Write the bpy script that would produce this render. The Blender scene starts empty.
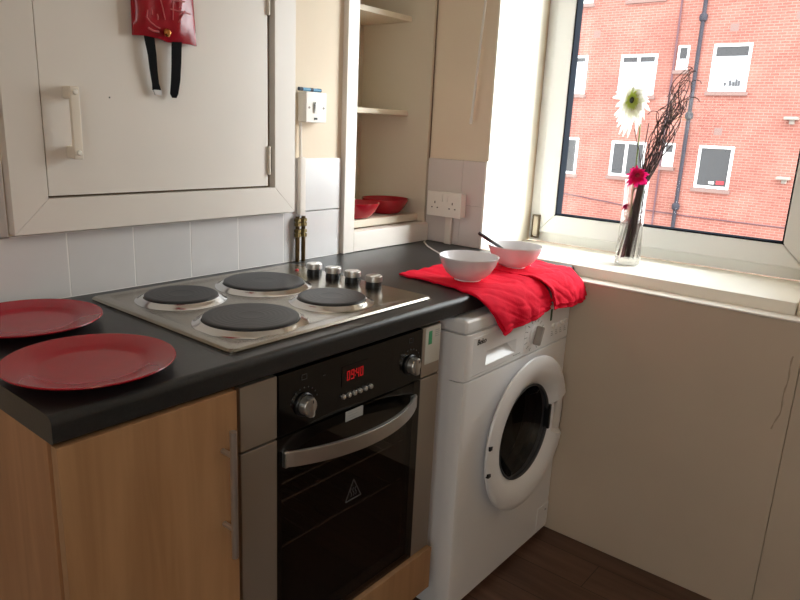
import bpy, bmesh, math, random
from mathutils import Vector, Matrix, Euler, noise
random.seed(7)
S = bpy.context.scene
COL = S.collection
PI = math.pi

# ------------------------------------------------------------------ camera
yaw, pitch, roll, FPX = -0.894975, -0.252775, 0.046484, 669.667
cyw, syw, cp, sp = math.cos(yaw), math.sin(yaw), math.cos(pitch), math.sin(pitch)
d = Vector((-syw*cp, cyw*cp, sp)); r0 = Vector((cyw, syw, 0)); u0 = r0.cross(d)
r = math.cos(roll)*r0 + math.sin(roll)*u0
u = -math.sin(roll)*r0 + math.cos(roll)*u0
cam_d = bpy.data.cameras.new('camera'); cam = bpy.data.objects.new('camera', cam_d); COL.objects.link(cam)
M = Matrix((r, u, -d)).transposed().to_4x4(); M.translation = (-0.355863, -1.477145, 1.299654)
cam.matrix_world = M
cam_d.sensor_fit = 'HORIZONTAL'; cam_d.sensor_width = 36; cam_d.lens = FPX/800*36; cam_d.clip_start = .02
S.camera = cam

# ------------------------------------------------------------------ world (bright overcast sky), daylight portal, exposure
W = bpy.data.worlds.new('overcast_sky'); S.world = W; W.use_nodes = True
wn = W.node_tree; bg = wn.nodes['Background']; bg.inputs[0].default_value = (.96, .98, 1.0, 1)
SKY, GLOW, LOBE, SUN_DIR = 4.0, 36.0, 6.0, Vector((.36, -.82, .45)).normalized()     # bright patch of thin cloud around the hidden sun
wt = wn.nodes.new('ShaderNodeTexCoord'); vd = wn.nodes.new('ShaderNodeVectorMath'); vd.operation = 'DOT_PRODUCT'
vd.inputs[1].default_value = SUN_DIR; wn.links.new(wt.outputs['Generated'], vd.inputs[0])
m1 = wn.nodes.new('ShaderNodeMath'); m1.operation = 'MAXIMUM'; m1.inputs[1].default_value = 0; wn.links.new(vd.outputs['Value'], m1.inputs[0])
m2 = wn.nodes.new('ShaderNodeMath'); m2.operation = 'POWER'; m2.inputs[1].default_value = LOBE; wn.links.new(m1.outputs[0], m2.inputs[0])
m3 = wn.nodes.new('ShaderNodeMath'); m3.operation = 'MULTIPLY_ADD'; m3.inputs[1].default_value = GLOW; m3.inputs[2].default_value = SKY
wn.links.new(m2.outputs[0], m3.inputs[0]); wn.links.new(m3.outputs[0], bg.inputs[1])
pl = bpy.data.lights.new('window_portal', 'AREA'); pl.shape = 'RECTANGLE'; pl.size = .97; pl.size_y = 1.2
pl.cycles.is_portal = True
po = bpy.data.objects.new('window_portal', pl); COL.objects.link(po); po.location = (2.06, -.735, 1.5)
po.rotation_euler = Vector((-1, 0, 0)).to_track_quat('-Z', 'Y').to_euler()
pl2 = pl.copy(); pl2.name = 'fill_window_portal'; pl2.size = 1.38; pl2.size_y = 1.3; pl2.cycles.is_portal = True
po2 = bpy.data.objects.new('fill_window_portal', pl2); COL.objects.link(po2); po2.location = (-2.0, -2.265, 1.55)
po2.rotation_euler = Vector((1, 0, 0)).to_track_quat('-Z', 'Y').to_euler()
S.view_settings.view_transform = 'Standard'; S.view_settings.look = 'None'
S.view_settings.exposure = 0.28; S.view_settings.gamma = 1.0; S.view_settings.use_curve_mapping = False
S.cycles.use_denoising = True
S.cycles.max_bounces = 12; S.cycles.diffuse_bounces = 8; S.cycles.transparent_max_bounces = 16
S.cycles.sample_clamp_indirect = 8
S.cycles.caustics_reflective = False; S.cycles.caustics_refractive = False
# added fill lamp, unseen on the ceiling behind the camera, warm and weak
FILL_LAMP_W = 9

# ------------------------------------------------------------------ materials
def lin(c):
    return tuple(((x/255)/12.92 if x/255 <= .04045 else ((x/255+.055)/1.055)**2.4) for x in c) + (1,)
MATS = {}
def mat(name, col, rough=.5, metal=0, spec=.5, bump=0, bscale=60, var=0, vscale=8, coat=0, stretch=None, emit=0):
    if name in MATS: return MATS[name]
    m = bpy.data.materials.new(name); m.use_nodes = True; nt = m.node_tree
    b = nt.nodes['Principled BSDF']; c = lin(col)
    b.inputs['Base Color'].default_value = c; b.inputs['Roughness'].default_value = rough
    b.inputs['Metallic'].default_value = metal; b.inputs['Specular IOR Level'].default_value = spec
    b.inputs['Coat Weight'].default_value = coat
    tc = nt.nodes.new('ShaderNodeTexCoord'); mp = nt.nodes.new('ShaderNodeMapping')
    nt.links.new(tc.outputs['Object'], mp.inputs[0])
    if stretch: mp.inputs['Scale'].default_value = stretch
    if var:
        n = nt.nodes.new('ShaderNodeTexNoise'); n.inputs['Scale'].default_value = vscale; n.inputs['Detail'].default_value = 5
        nt.links.new(mp.outputs[0], n.inputs[0])
        cr = nt.nodes.new('ShaderNodeValToRGB'); cr.color_ramp.elements[0].position = .3; cr.color_ramp.elements[1].position = .7
        cr.color_ramp.elements[0].color = tuple(x*(1-var) for x in c[:3])+(1,)
        cr.color_ramp.elements[1].color = tuple(min(1, x*(1+var)) for x in c[:3])+(1,)
        nt.links.new(n.outputs[0], cr.inputs[0]); nt.links.new(cr.outputs[0], b.inputs['Base Color'])
    if bump:
        n2 = nt.nodes.new('ShaderNodeTexNoise'); n2.inputs['Scale'].default_value = bscale; n2.inputs['Detail'].default_value = 4
        nt.links.new(mp.outputs[0], n2.inputs[0])
        bp = nt.nodes.new('ShaderNodeBump'); bp.inputs['Strength'].default_value = bump; bp.inputs['Distance'].default_value = .002
        nt.links.new(n2.outputs[0], bp.inputs['Height']); nt.links.new(bp.outputs[0], b.inputs['Normal'])
    if emit:
        b.inputs['Emission Color'].default_value = c; b.inputs['Emission Strength'].default_value = emit
    MATS[name] = m; return m

def glassmat(name, tint, refl=.9, ior=1.45, rough=0.0):
    m = bpy.data.materials.new(name); m.use_nodes = True; nt = m.node_tree; nt.nodes.clear()
    o = nt.nodes.new('ShaderNodeOutputMaterial'); mx = nt.nodes.new('ShaderNodeMixShader')
    t = nt.nodes.new('ShaderNodeBsdfTransparent'); t.inputs[0].default_value = tint+(1,)
    g = nt.nodes.new('ShaderNodeBsdfGlossy'); g.inputs['Roughness'].default_value = rough; g.inputs[0].default_value = (refl, refl, refl, 1)
    f = nt.nodes.new('ShaderNodeFresnel')
    ge = nt.nodes.new('ShaderNodeNewGeometry'); mr = nt.nodes.new('ShaderNodeMapRange')   # same reflectance from both faces of the sheet
    mr.inputs['To Min'].default_value = ior; mr.inputs['To Max'].default_value = 1/ior
    nt.links.new(ge.outputs['Backfacing'], mr.inputs['Value']); nt.links.new(mr.outputs[0], f.inputs[0])
    nt.links.new(f.outputs[0], mx.inputs[0]); nt.links.new(t.outputs[0], mx.inputs[1]); nt.links.new(g.outputs[0], mx.inputs[2])
    nt.links.new(mx.outputs[0], o.inputs[0]); MATS[name] = m; return m

def woodmat(name, c1, c2, rough, scale, axis_stretch, planks=None):
    m = bpy.data.materials.new(name); m.use_nodes = True; nt = m.node_tree; b = nt.nodes['Principled BSDF']
    tc = nt.nodes.new('ShaderNodeTexCoord'); mp = nt.nodes.new('ShaderNodeMapping'); mp.inputs['Scale'].default_value = axis_stretch
    nt.links.new(tc.outputs['Object'], mp.inputs[0])
    n = nt.nodes.new('ShaderNodeTexNoise'); n.inputs['Scale'].default_value = scale; n.inputs['Detail'].default_value = 8; n.inputs['Distortion'].default_value = .6
    nt.links.new(mp.outputs[0], n.inputs[0])
    cr = nt.nodes.new('ShaderNodeValToRGB'); cr.color_ramp.elements[0].color = lin(c1); cr.color_ramp.elements[1].color = lin(c2)
    cr.color_ramp.elements[0].position = .3; cr.color_ramp.elements[1].position = .7
    nt.links.new(n.outputs[0], cr.inputs[0]); last = cr.outputs[0]
    if planks:
        br = nt.nodes.new('ShaderNodeTexBrick'); br.inputs['Color1'].default_value = (1, 1, 1, 1); br.inputs['Color2'].default_value = (.62, .62, .62, 1)
        br.inputs['Mortar'].default_value = (.25, .25, .25, 1); br.inputs['Scale'].default_value = 1
        br.inputs['Mortar Size'].default_value = .0015; br.inputs['Brick Width'].default_value = planks[0]; br.inputs['Row Height'].default_value = planks[1]
        mp2 = nt.nodes.new('ShaderNodeMapping'); mp2.inputs['Rotation'].default_value = (0, 0, PI/2)
        nt.links.new(tc.outputs['Object'], mp2.inputs[0]); nt.links.new(mp2.outputs[0], br.inputs[0])
        mx = nt.nodes.new('ShaderNodeMixRGB'); mx.blend_type = 'MULTIPLY'; mx.inputs[0].default_value = 1
        nt.links.new(last, mx.inputs[1]); nt.links.new(br.outputs[0], mx.inputs[2]); last = mx.outputs[0]
    nt.links.new(last, b.inputs['Base Color']); b.inputs['Roughness'].default_value = rough
    MATS[name] = m; return m

def brickmat(name):
    m = bpy.data.materials.new(name); m.use_nodes = True; nt = m.node_tree; b = nt.nodes['Principled BSDF']
    tc = nt.nodes.new('ShaderNodeTexCoord'); sx = nt.nodes.new('ShaderNodeSeparateXYZ'); cx = nt.nodes.new('ShaderNodeCombineXYZ')
    nt.links.new(tc.outputs['Object'], sx.inputs[0]); nt.links.new(sx.outputs['Y'], cx.inputs['X']); nt.links.new(sx.outputs['Z'], cx.inputs['Y'])
    br = nt.nodes.new('ShaderNodeTexBrick'); br.inputs['Color1'].default_value = lin((142, 84, 74)); br.inputs['Color2'].default_value = lin((156, 97, 86))
    br.inputs['Mortar'].default_value = lin((170, 128, 117)); br.inputs['Scale'].default_value = 1
    br.inputs['Mortar Size'].default_value = .008; br.inputs['Brick Width'].default_value = .225; br.inputs['Row Height'].default_value = .073
    nt.links.new(cx.outputs[0], br.inputs[0])
    n = nt.nodes.new('ShaderNodeTexNoise'); n.inputs['Scale'].default_value = .9; n.inputs['Detail'].default_value = 6
    nt.links.new(cx.outputs[0], n.inputs[0])
    cr = nt.nodes.new('ShaderNodeValToRGB'); cr.color_ramp.elements[0].position = .35; cr.color_ramp.elements[1].position = .7
    cr.color_ramp.elements[0].color = (.86, .84, .84, 1); cr.color_ramp.elements[1].color = (1.14, 1.18, 1.18, 1)
    nt.links.new(n.outputs[0], cr.inputs[0])
    mx = nt.nodes.new('ShaderNodeMixRGB'); mx.blend_type = 'MULTIPLY'; mx.inputs[0].default_value = 1
    nt.links.new(br.outputs[0], mx.inputs[1]); nt.links.new(cr.outputs[0], mx.inputs[2])
    nt.links.new(mx.outputs[0], b.inputs['Base Color']); b.inputs['Roughness'].default_value = .9
    MATS[name] = m; return m

cream = mat('cream_wall_paint', (224, 209, 187), .75, var=.03, vscale=3, bump=.15, bscale=40)
white_paint = mat('white_gloss_paint', (220, 213, 204), .4, var=.02, vscale=5, bump=.05, bscale=25)
panel_paint = mat('panel_paint', (196, 180, 160), .6, var=.03, vscale=4, bump=.12, bscale=20)
reveal_paint = mat('reveal_paint', (236, 230, 216), .7)
ceil_paint = mat('ceiling_paint', (235, 232, 225), .8)
tile_m = mat('white_glazed_tile', (205, 203, 202), .22, var=.015, vscale=12)
grout_m = mat('grout', (232, 230, 226), .8)
floor_m = woodmat('dark_laminate', (82, 57, 45), (112, 82, 66), .45, 6, (6, .6, 1), (1.2, .13))
beech = woodmat('beech_veneer', (154, 115, 80), (174, 134, 96), .45, 5, (7, 7, .5))
beech_l = woodmat('beech_edge', (156, 110, 74), (174, 128, 90), .45, 5, (7, 7, .5))
black_lam = mat('black_laminate', (34, 35, 36), .36, var=.25, vscale=220, bump=.06, bscale=250)
steel = mat('brushed_steel', (158, 152, 142), .26, 1, bump=.03, bscale=90, stretch=(1, 12, 12))
steel_d = mat('satin_trim_metal', (172, 163, 152), .48, .8, bump=.03, bscale=80, stretch=(12, 12, 1))
steel_s = mat('satin_silver_handle', (200, 197, 192), .32, .9)
chrome = mat('chrome', (215, 215, 215), .14, 1)
iron = mat('black_cast_iron', (48, 48, 50), .42, .3, bump=.06, bscale=200)
black_pl = mat('black_plastic', (14, 14, 15), .35)
black_gl = mat('black_glass', (7, 7, 8), .06)
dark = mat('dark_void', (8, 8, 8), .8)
white_pl = mat('white_plastic', (228, 224, 216), .35)
white_enamel = mat('white_enamel', (228, 227, 227), .28)
upvc = mat('white_upvc', (228, 231, 231), .3)
grey_print = mat('grey_print', (150, 150, 150), .5)
dark_print = mat('dark_print', (40, 36, 36), .5)
white_print = mat('white_print', (175, 175, 172), .5)
red_led = mat('red_led', (170, 20, 22), .5, emit=.3)
red_ceramic = mat('red_glazed_ceramic', (156, 14, 32), .22, coat=.0, var=.05, vscale=20)
white_ceramic = mat('white_glazed_ceramic', (226, 224, 226), .15)
red_cloth = mat('red_cotton', (236, 14, 52), .85, spec=.2, bump=.3, bscale=300, var=.06, vscale=30)
red_vinyl = mat('red_vinyl', (150, 16, 34), .22, bump=.25, bscale=18)
print_glare = mat('pale_print_glare', (196, 96, 100), .4)
strap_m = mat('black_webbing', (14, 14, 15), .9, spec=.15, bump=.4, bscale=400)
brass = mat('aged_brass', (122, 108, 72), .42, .9, var=.3, vscale=60)
copper_p = mat('tarnished_pipe', (92, 74, 48), .4, .9, var=.3, vscale=40)
gold = mat('brass_stud', (214, 150, 90), .2, 1)
blue_m = mat('blue_plastic', (92, 150, 186), .5)
navy_m = mat('navy_plastic', (24, 44, 62), .5)
green_m = mat('green_print', (64, 150, 104), .5)
grey_rub = mat('grey_rubber', (58, 58, 60), .6)
drum_m = mat('drum_steel', (60, 60, 62), .35, 1)
twig_m = mat('dark_twig', (50, 22, 19), .7, var=.3, vscale=60)
def petalmat(name, col):
    m = mat(name, col, .6); nt = m.node_tree; b = nt.nodes['Principled BSDF']; o = nt.nodes['Material Output']
    tr = nt.nodes.new('ShaderNodeBsdfTranslucent'); tr.inputs[0].default_value = lin(col); mx = nt.nodes.new('ShaderNodeMixShader'); mx.inputs[0].default_value = .62
    nt.links.new(b.outputs[0], mx.inputs[1]); nt.links.new(tr.outputs[0], mx.inputs[2]); nt.links.new(mx.outputs[0], o.inputs[0]); return m
petal_w = petalmat('white_petal', (246, 246, 242)); petal_g = petalmat('lime_petal', (222, 232, 138)); petal_p = petalmat('magenta_petal', (232, 36, 128))
flower_c = mat('flower_eye', (40, 46, 16), .8)
stem_m = mat('green_stem', (120, 140, 80), .6)
lead = mat('grey_iron_pipe', (58, 56, 64), .7, spec=.2)
plum = mat('purple_grey_pipe', (104, 78, 84), .7, spec=.2)
ext_white = mat('painted_window_frame', (236, 236, 234), .5)
curtain = mat('pale_curtain', (200, 202, 206), .8, var=.10, vscale=1.5)
dark_glass = mat('dark_window_glass', (72, 72, 74), .35, spec=.2)
stone = mat('stone_sill', (132, 106, 100), .8)
asphalt = mat('yard_paving', (120, 116, 110), .9)
gasket_m = mat('black_gasket', (30, 33, 38), 1.0, spec=0)
clear = glassmat('clear_pane', (.97, .985, .98))
oven_glass = glassmat('tinted_oven_glass', (.62, .60, .58), ior=1.5)
port_glass = glassmat('tinted_porthole_glass', (.22, .22, .23), refl=.75, ior=1.5)
vase_glass = bpy.data.materials.new('vase_glass'); vase_glass.use_nodes = True; vn = vase_glass.node_tree; vn.nodes.clear()
vo = vn.nodes.new('ShaderNodeOutputMaterial'); vg = vn.nodes.new('ShaderNodeBsdfGlass'); vt = vn.nodes.new('ShaderNodeBsdfTransparent'); vm = vn.nodes.new('ShaderNodeMixShader')
vg.inputs['IOR'].default_value = 1.45; vm.inputs[0].default_value = .45; vn.links.new(vg.outputs[0], vm.inputs[1]); vn.links.new(vt.outputs[0], vm.inputs[2]); vn.links.new(vm.outputs[0], vo.inputs[0])

# ------------------------------------------------------------------ mesh helpers
def merge(bm, t):
    me = bpy.data.meshes.new('t'); t.to_mesh(me); t.free(); bm.from_mesh(me); bpy.data.meshes.remove(me)
def box(bm, x0, x1, y0, y1, z0, z1, bev=0, seg=2, rot=None):
    t = bmesh.new(); bmesh.ops.create_cube(t, size=1)
    for v in t.verts: v.co = Vector((x0+(x1-x0)*(v.co.x+.5), y0+(y1-y0)*(v.co.y+.5), z0+(z1-z0)*(v.co.z+.5)))
    if bev: bmesh.ops.bevel(t, geom=t.edges[:], offset=bev, segments=seg, profile=.5, affect='EDGES', clamp_overlap=True)
    if rot:
        c = Vector(((x0+x1)/2, (y0+y1)/2, (z0+z1)/2)); R = Euler(rot).to_matrix()
        for v in t.verts: v.co = c + R @ (v.co-c)
    merge(bm, t); return bm
def prism(bm, pts, axis, a0, a1, bev=0):
    """pts in the two remaining axes (x,y,z order), extruded along axis"""
    t = bmesh.new()
    def P(q, a): 
        l = list(q); l.insert(axis, a); return Vector(l)
    A = [t.verts.new(P(q, a0)) for q in pts]; B = [t.verts.new(P(q, a1)) for q in pts]; n = len(pts)
    t.faces.new(A); t.faces.new(B[::-1])
    for i in range(n): t.faces.new((A[i], B[i], B[(i+1) % n], A[(i+1) % n]))
    bmesh.ops.recalc_face_normals(t, faces=t.faces[:])
    if bev: bmesh.ops.bevel(t, geom=t.edges[:], offset=bev, segments=2, profile=.5, affect='EDGES', clamp_overlap=True)
    merge(bm, t); return bm
def tube(bm, pts, rad, n=8, cap=True):
    pts = [Vector(p) for p in pts]; t = bmesh.new(); rings = []
    up = Vector((0, 0, 1)); prev = None
    for i, p in enumerate(pts):
        tg = (pts[min(i+1, len(pts)-1)]-pts[max(i-1, 0)]).normalized()
        if prev is None: nr = tg.orthogonal().normalized()
        else:
            nr = prev - tg*prev.dot(tg); nr = nr.normalized() if nr.length > 1e-6 else tg.orthogonal().normalized()
        prev = nr; bn = tg.cross(nr); ra = rad[i] if isinstance(rad, (list, tuple)) else rad
        rings.append([t.verts.new(p+ra*(math.cos(2*PI*k/n)*nr+math.sin(2*PI*k/n)*bn)) for k in range(n)])
    for a, b in zip(rings, rings[1:]):
        for k in range(n): t.faces.new((a[k], a[(k+1) % n], b[(k+1) % n], b[k]))
    if cap: t.faces.new(rings[0][::-1]); t.faces.new(rings[-1])
    bmesh.ops.recalc_face_normals(t, faces=t.faces[:]); merge(bm, t); return bm
def lathe(bm, prof, c=(0, 0, 0), axis='z', n=48, fn=None, close=False):
    """prof: (r, h); axis z: h up; axis y: h along +y (profile plane x,z); axis x likewise"""
    t = bmesh.new(); c = Vector(c); rings = []
    for (ra, h) in prof:
        if ra < 1e-6:
            q = {'z': (0, 0, h), 'y': (0, h, 0), 'x': (h, 0, 0)}[axis]; rings.append([t.verts.new(c+Vector(q))]); continue
        ring = []
        for k in range(n):
            a = 2*PI*k/n; rr, hh = (ra, h) if fn is None else fn(ra, h, a)
            q = {'z': (rr*math.cos(a), rr*math.sin(a), hh), 'y': (rr*math.cos(a), hh, rr*math.sin(a)), 'x': (hh, rr*math.cos(a), rr*math.sin(a))}[axis]
            ring.append(t.verts.new(c+Vector(q)))
        rings.append(ring)
    prs = list(zip(rings, rings[1:])) + ([(rings[-1], rings[0])] if close else [])
    for a, b in prs:
        if len(a) == 1 and len(b) == 1: continue
        for k in range(n):
            k2 = (k+1) % n
            if len(a) == 1: t.faces.new((a[0], b[k2], b[k]))
            elif len(b) == 1: t.faces.new((a[k], a[k2], b[0]))
            else: t.faces.new((a[k], a[k2], b[k2], b[k]))
    bmesh.ops.recalc_face_normals(t, faces=t.faces[:]); merge(bm, t); return bm
def cyl(bm, a, b, ra, n=20): return tube(bm, [a, b], ra, n)

WL = {}          # object -> world location of its origin
def obj(name, bm, m, parent=None, smooth=40, base=True, loc=None):
    me = bpy.data.meshes.new(name)
    if bm.verts:
        xs = [v.co.x for v in bm.verts]; ys = [v.co.y for v in bm.verts]; zs = [v.co.z for v in bm.verts]
        c = Vector(((min(xs)+max(xs))/2, (min(ys)+max(ys))/2, min(zs) if parent is None else (min(zs)+max(zs))/2))
    else: c = Vector((0, 0, 0))
    if loc is not None: c = Vector(loc)
    bmesh.ops.translate(bm, verts=bm.verts[:], vec=-c)
    bm.to_mesh(me); bm.free()
    for mm in (m if isinstance(m, (list, tuple)) else [m]): me.materials.append(mm)
    if smooth is not None:
        me.polygons.foreach_set('use_smooth', [True]*len(me.polygons)); me.set_sharp_from_angle(angle=math.radians(smooth))
    o = bpy.data.objects.new(name, me); COL.objects.link(o); WL[o] = c
    if smooth is not None and smooth < 50:
        wnm = o.modifiers.new('flat_faces', 'WEIGHTED_NORMAL'); wnm.weight = 80; wnm.keep_sharp = True
    if parent is not None: o.parent = parent; o.location = c - WL[parent]
    else: o.location = c
    return o
def tag(o, label, cat, group=None):
    o['label'] = label; o['category'] = cat
    if group: o['group'] = group
    return o
def thing(name, label, cat, loc, group=None):
    o = bpy.data.objects.new(name, None); o.empty_display_size = .05; COL.objects.link(o); o.location = loc; WL[o] = Vector(loc)
    return tag(o, label, cat, group)
def struct(o): o['kind'] = 'structure'; return o
def copy_tree(o, parent=None):
    c = o.copy(); COL.objects.link(c)
    if parent is not None: c.parent = parent; c.matrix_parent_inverse = o.matrix_parent_inverse
    for ch in [x for x in bpy.data.objects if x.parent == o]: copy_tree(ch, c)
    return c
B = bmesh.new
def bx(*a, **k): return box(B(), *a, **k)
def text_bm(s, size, origin, ux, uy, shear=0):
    """flat lettering as mesh: ux / uy are the writing and up directions"""
    cu = bpy.data.curves.new('lettering', 'FONT'); cu.body = s; cu.size = size; cu.shear = shear; cu.offset = 0
    to = bpy.data.objects.new('lettering', cu); COL.objects.link(to); bpy.context.view_layer.update()
    me = bpy.data.meshes.new_from_object(to.evaluated_get(bpy.context.evaluated_depsgraph_get()))
    bm = B(); bm.from_mesh(me); bpy.data.objects.remove(to); bpy.data.curves.remove(cu); bpy.data.meshes.remove(me)
    o, ux, uy = Vector(origin), Vector(ux), Vector(uy)
    for v in bm.verts: v.co = o + ux*v.co.x + uy*v.co.y
    return bm

# ================================================================== THE ROOM
L = 1.617           # window wall
OY0, OY1 = -1.225, -.248
struct(obj('floor', bx(-1.95, 2.05, -3.3, .4, -.06, 0), floor_m))
struct(obj('ceiling', bx(-1.95, 2.05, -3.3, .4, 2.42, 2.48), ceil_paint))
b = B()                                   # back wall with the hole of the open cupboard
box(b, -1.95, 1.215, 0, .38, 0, 2.42); box(b, 1.612, L+.4, 0, .38, 0, 2.42)
box(b, 1.215, 1.612, 0, .38, 0, .955); box(b, 1.215, 1.612, 0, .38, 2.3, 2.42); box(b, 1.215, 1.612, .34, .38, .955, 2.3)
struct(obj('wall_back', b, cream))
b = B()                                   # window wall
box(b, L, L+.4, OY1, 0, 0, 2.42); box(b, L, L+.4, OY0, OY1, 0, .866); box(b, L, L+.4, OY0, OY1, 2.15, 2.42)
box(b, L, L+.4, -3.3, OY0, 0, 2.42)
struct(obj('wall_right', b, cream))
b = B(); box(b, -1.95, -1.85, -3.3, -2.95, 0, 2.42); box(b, -1.95, -1.85, -1.58, 0, 0, 2.42); box(b, -1.95, -1.85, -2.95, -1.58, 0, .9); box(b, -1.95, -1.85, -2.95, -1.58, 2.2, 2.42)
struct(obj('wall_left', b, cream))
struct(obj('wall_front', bx(-1.85, L+.4, -3.3, -3.2, 0, 2.42), cream))
# skim of paint on the reveal, sill board, boxed-in panel under the window
b = B(); box(b, L-.001, 1.93, OY1-.003, OY1+.003, .9, 2.15)
struct(obj('trim_1', b, reveal_paint))
struct(obj('trim_2', bx(L-.004, 1.95, OY0+.003, OY1-.003, .866, .903, bev=.004), mat('sill_paint', (236, 232, 220), .4)))
struct(obj('trim_9', bx(1.553, L-.005, -1.262, -.602, .8645, .870, bev=.002), mat('lit_ledge_white', (236, 230, 220), .5)))  # white cap added so the ledge looks strongly lit
pnl = struct(obj('trim_3', bx(1.558, L+.001, -1.262, -.602, 0, .864, bev=.003), panel_paint))
struct(obj('trim_4', bx(1.5595, L+.001, -2.6, -1.2625, 0, .864, bev=.003), panel_paint))
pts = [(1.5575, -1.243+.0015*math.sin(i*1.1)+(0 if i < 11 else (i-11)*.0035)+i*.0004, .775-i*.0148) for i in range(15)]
obj('crack', tube(B(), pts, [.0016+.0008*math.sin(i*2.3) for i in range(15)], 6), mat('crack_shade', (172, 155, 134), .8), pnl)  # bead along the crack, with the crack's shade put into its colour

# ------------------------------------------------------------------ tiles
b = B(); box(b, -1.2, 1.157, -.0070, .001, .9, 1.046); box(b, -1.2, .192, -.0070, .001, 1.04, 1.199); box(b, .95, 1.157, -.0070, .001, 1.04, 1.199)
struct(obj('trim_5', b, grout_m))
b = B(); xs = [-.927+.155*i for i in range(11)]+[.775, .930, 1.010, 1.157]
xs = [-.930, -.775, -.620, -.465, -.310, -.155, .000, .154, .308, .463, .617, .765, .925, 1.006, 1.157]
for a, c in zip(xs, xs[1:]):
    box(b, a+.0015, c-.0015, -.0075, -.002, .902, 1.0435, bev=.0007)
    if c < .2 or a > .92: box(b, a+.0015, c-.0015, -.0075, -.002, 1.0465, 1.199, bev=.0007)
box(b, .16, .19, -.0075, -.002, 1.0465, 1.199, bev=.0015)
struct(obj('trim_6', b, tile_m))
b = B()
for a, c in ((-.2435, -.153), (-.153, -.004)):
    for z0, z1 in ((.902, 1.0447), (1.0453, 1.197)): box(b, L-.0075, L+.001, a+.0004, c-.0004, z0, z1, bev=.0005)
struct(obj('trim_7', b, mat('side_tile', (206, 198, 194), .15)))
struct(obj('trim_8', bx(L-.010, L+.001, -.2515, -.2435, .902, 1.2, bev=.002), white_pl))

# ------------------------------------------------------------------ window
win = bpy.data.objects.new('window_1', None); COL.objects.link(win); win.location = (1.96, -.735, .903); WL[win] = Vector((1.96, -.735, .903)); struct(win)
def ringframe(bm, y0, y1, z0, z1, w, x0, x1, bev=.004):
    for pts in ([(y0, z0), (y1, z0), (y1-w, z0+w), (y0+w, z0+w)], [(y0, z1), (y0+w, z1-w), (y1-w, z1-w), (y1, z1)],
                [(y0, z0), (y0+w, z0+w), (y0+w, z1-w), (y0, z1)], [(y1, z0), (y1, z1), (y1-w, z1-w), (y1-w, z0+w)]):
        prism(bm, pts, 0, x0, x1, bev)
    return bm
obj('frame', ringframe(B(), OY0+.002, OY1-.002, .9035, 2.148, .052, 1.945, 2.01), upvc, win)
sash = obj('sash', ringframe(B(), OY0+.042, OY1-.042, .940, 2.108, .070, 1.928, 1.975, .006), upvc, win)
obj('gasket', ringframe(B(), OY0+.108, OY1-.108, 1.006, 2.042, .0075, 1.931, 1.974, 0), gasket_m, sash)
obj('pane', bx(1.955, 1.975, OY0+.111, OY1-.111, 1.009, 2.039), clear, sash)
b = B(); box(b, 1.918, 1.946, -.300, -.278, .925, 1.0, bev=.004); box(b, 1.914, 1.946, -.296, -.282, .985, .998, bev=.002)
obj('hinge', b, mat('hinge_cover', (196, 186, 168), .4), win)
b = B(); ringframe(b, -.303, -.275, .918, 1.004, .0035, 1.916, 1.93, 0)
obj('hinge_edge', b, mat('hinge_edge_brown', (90, 76, 56), .6, .3), win)  # thin dark brown outline around the hinge cover

w2 = bpy.data.objects.new('fill_window', None); COL.objects.link(w2); w2.location = (-1.9, -2.2, .9); WL[w2] = Vector((-1.9, -2.2, .9)); struct(w2)  # added window, out of view, to fill the room with soft daylight
b = ringframe(B(), -2.949, -1.581, .901, 2.199, .07, -1.94, -1.88); box(b, -1.94, -1.88, -2.23, -2.17, .97, 2.13, bev=.004)
obj('frame', b, upvc, w2); obj('pane', bx(-1.915, -1.905, -2.88, -1.65, .97, 2.13), clear, w2)

# ------------------------------------------------------------------ outside: opposite building
FX = 20.46; K = 1.45; CX, CY, CZ = -.356, -1.477, 1.30
fy = lambda y: CY+(y-CY)*K
fz = lambda z: CZ+(z-CZ)*K
bld = thing('apartment_building', 'red brick apartment block with white windows seen through the kitchen window', 'building', (FX+4, 4, -5))
bw = obj('brick_wall', bx(FX, FX+8, -3.2, 20, -5, 8.0), brickmat('red_brick'), bld, loc=(FX+4, 3, 0))
def ext_window(y0, y1, z0, z1, mul=0, glass=dark_glass, blind=0, sill=True, small=False):
    y0, y1, z0, z1 = fy(y0), fy(y1), fz(z0), fz(z1)
    w = .075 if not small else .06
    f = obj('window', ringframe(B(), y0, y1, z0, z1, w, FX-.03, FX+.05, 0), ext_white, bld)
    obj('pane', bx(FX-.012, FX+.01, y0+w*.9, y1-w*.9, z0+w*.9, z1-w*.9), glass, f)
    if mul:
        ym = y0+(y1-y0)*mul
        obj('mullion', bx(FX-.028, FX+.02, ym-.045, ym+.045, z0+w*.5, z1-w*.5), ext_white, f)
    if blind:
        obj('blind', bx(FX-.016, FX-.012, y0+w, y1-w, z0+w, z1-w-(z1-z0)*blind), curtain, f)
    if sill: obj('sill', bx(FX-.09, FX+.05, y0-.06, y1+.06, z0-.11, z0-.01), stone, f)
    return f
wA = ext_window(1.905, 2.585, 2.24, 3.105, blind=.2)
wB = ext_window(1.927, 2.58, .39, 1.217)
obj('ornament', bx(FX-.06, FX-.03, fy(2.02), fy(2.16), fz(.48), fz(.55)), mat('red_thing', (190, 50, 60), .6), wB)
obj('ornament', bx(FX-.06, FX-.03, fy(2.2), fy(2.3), fz(.48), fz(.53)), ext_white, wB)
for k, (a, h) in enumerate(((2.02, .09), (2.07, .12), (2.12, .07), (2.18, .1), (2.27, .06))):
    obj('ornament', bx(FX-.06, FX-.03, fy(a), fy(a+.035), fz(2.34), fz(2.34+h)), mat('grey_thing', (80, 80, 84), .6), wA)
ext_window(3.64, 4.40, 2.16, 2.96, mul=.5, blind=.12)
ext_window(3.64, 4.38, .49, 1.22, mul=.55)
ext_window(3.03, 3.255, 2.645, 3.1, small=True, blind=.45)
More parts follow.
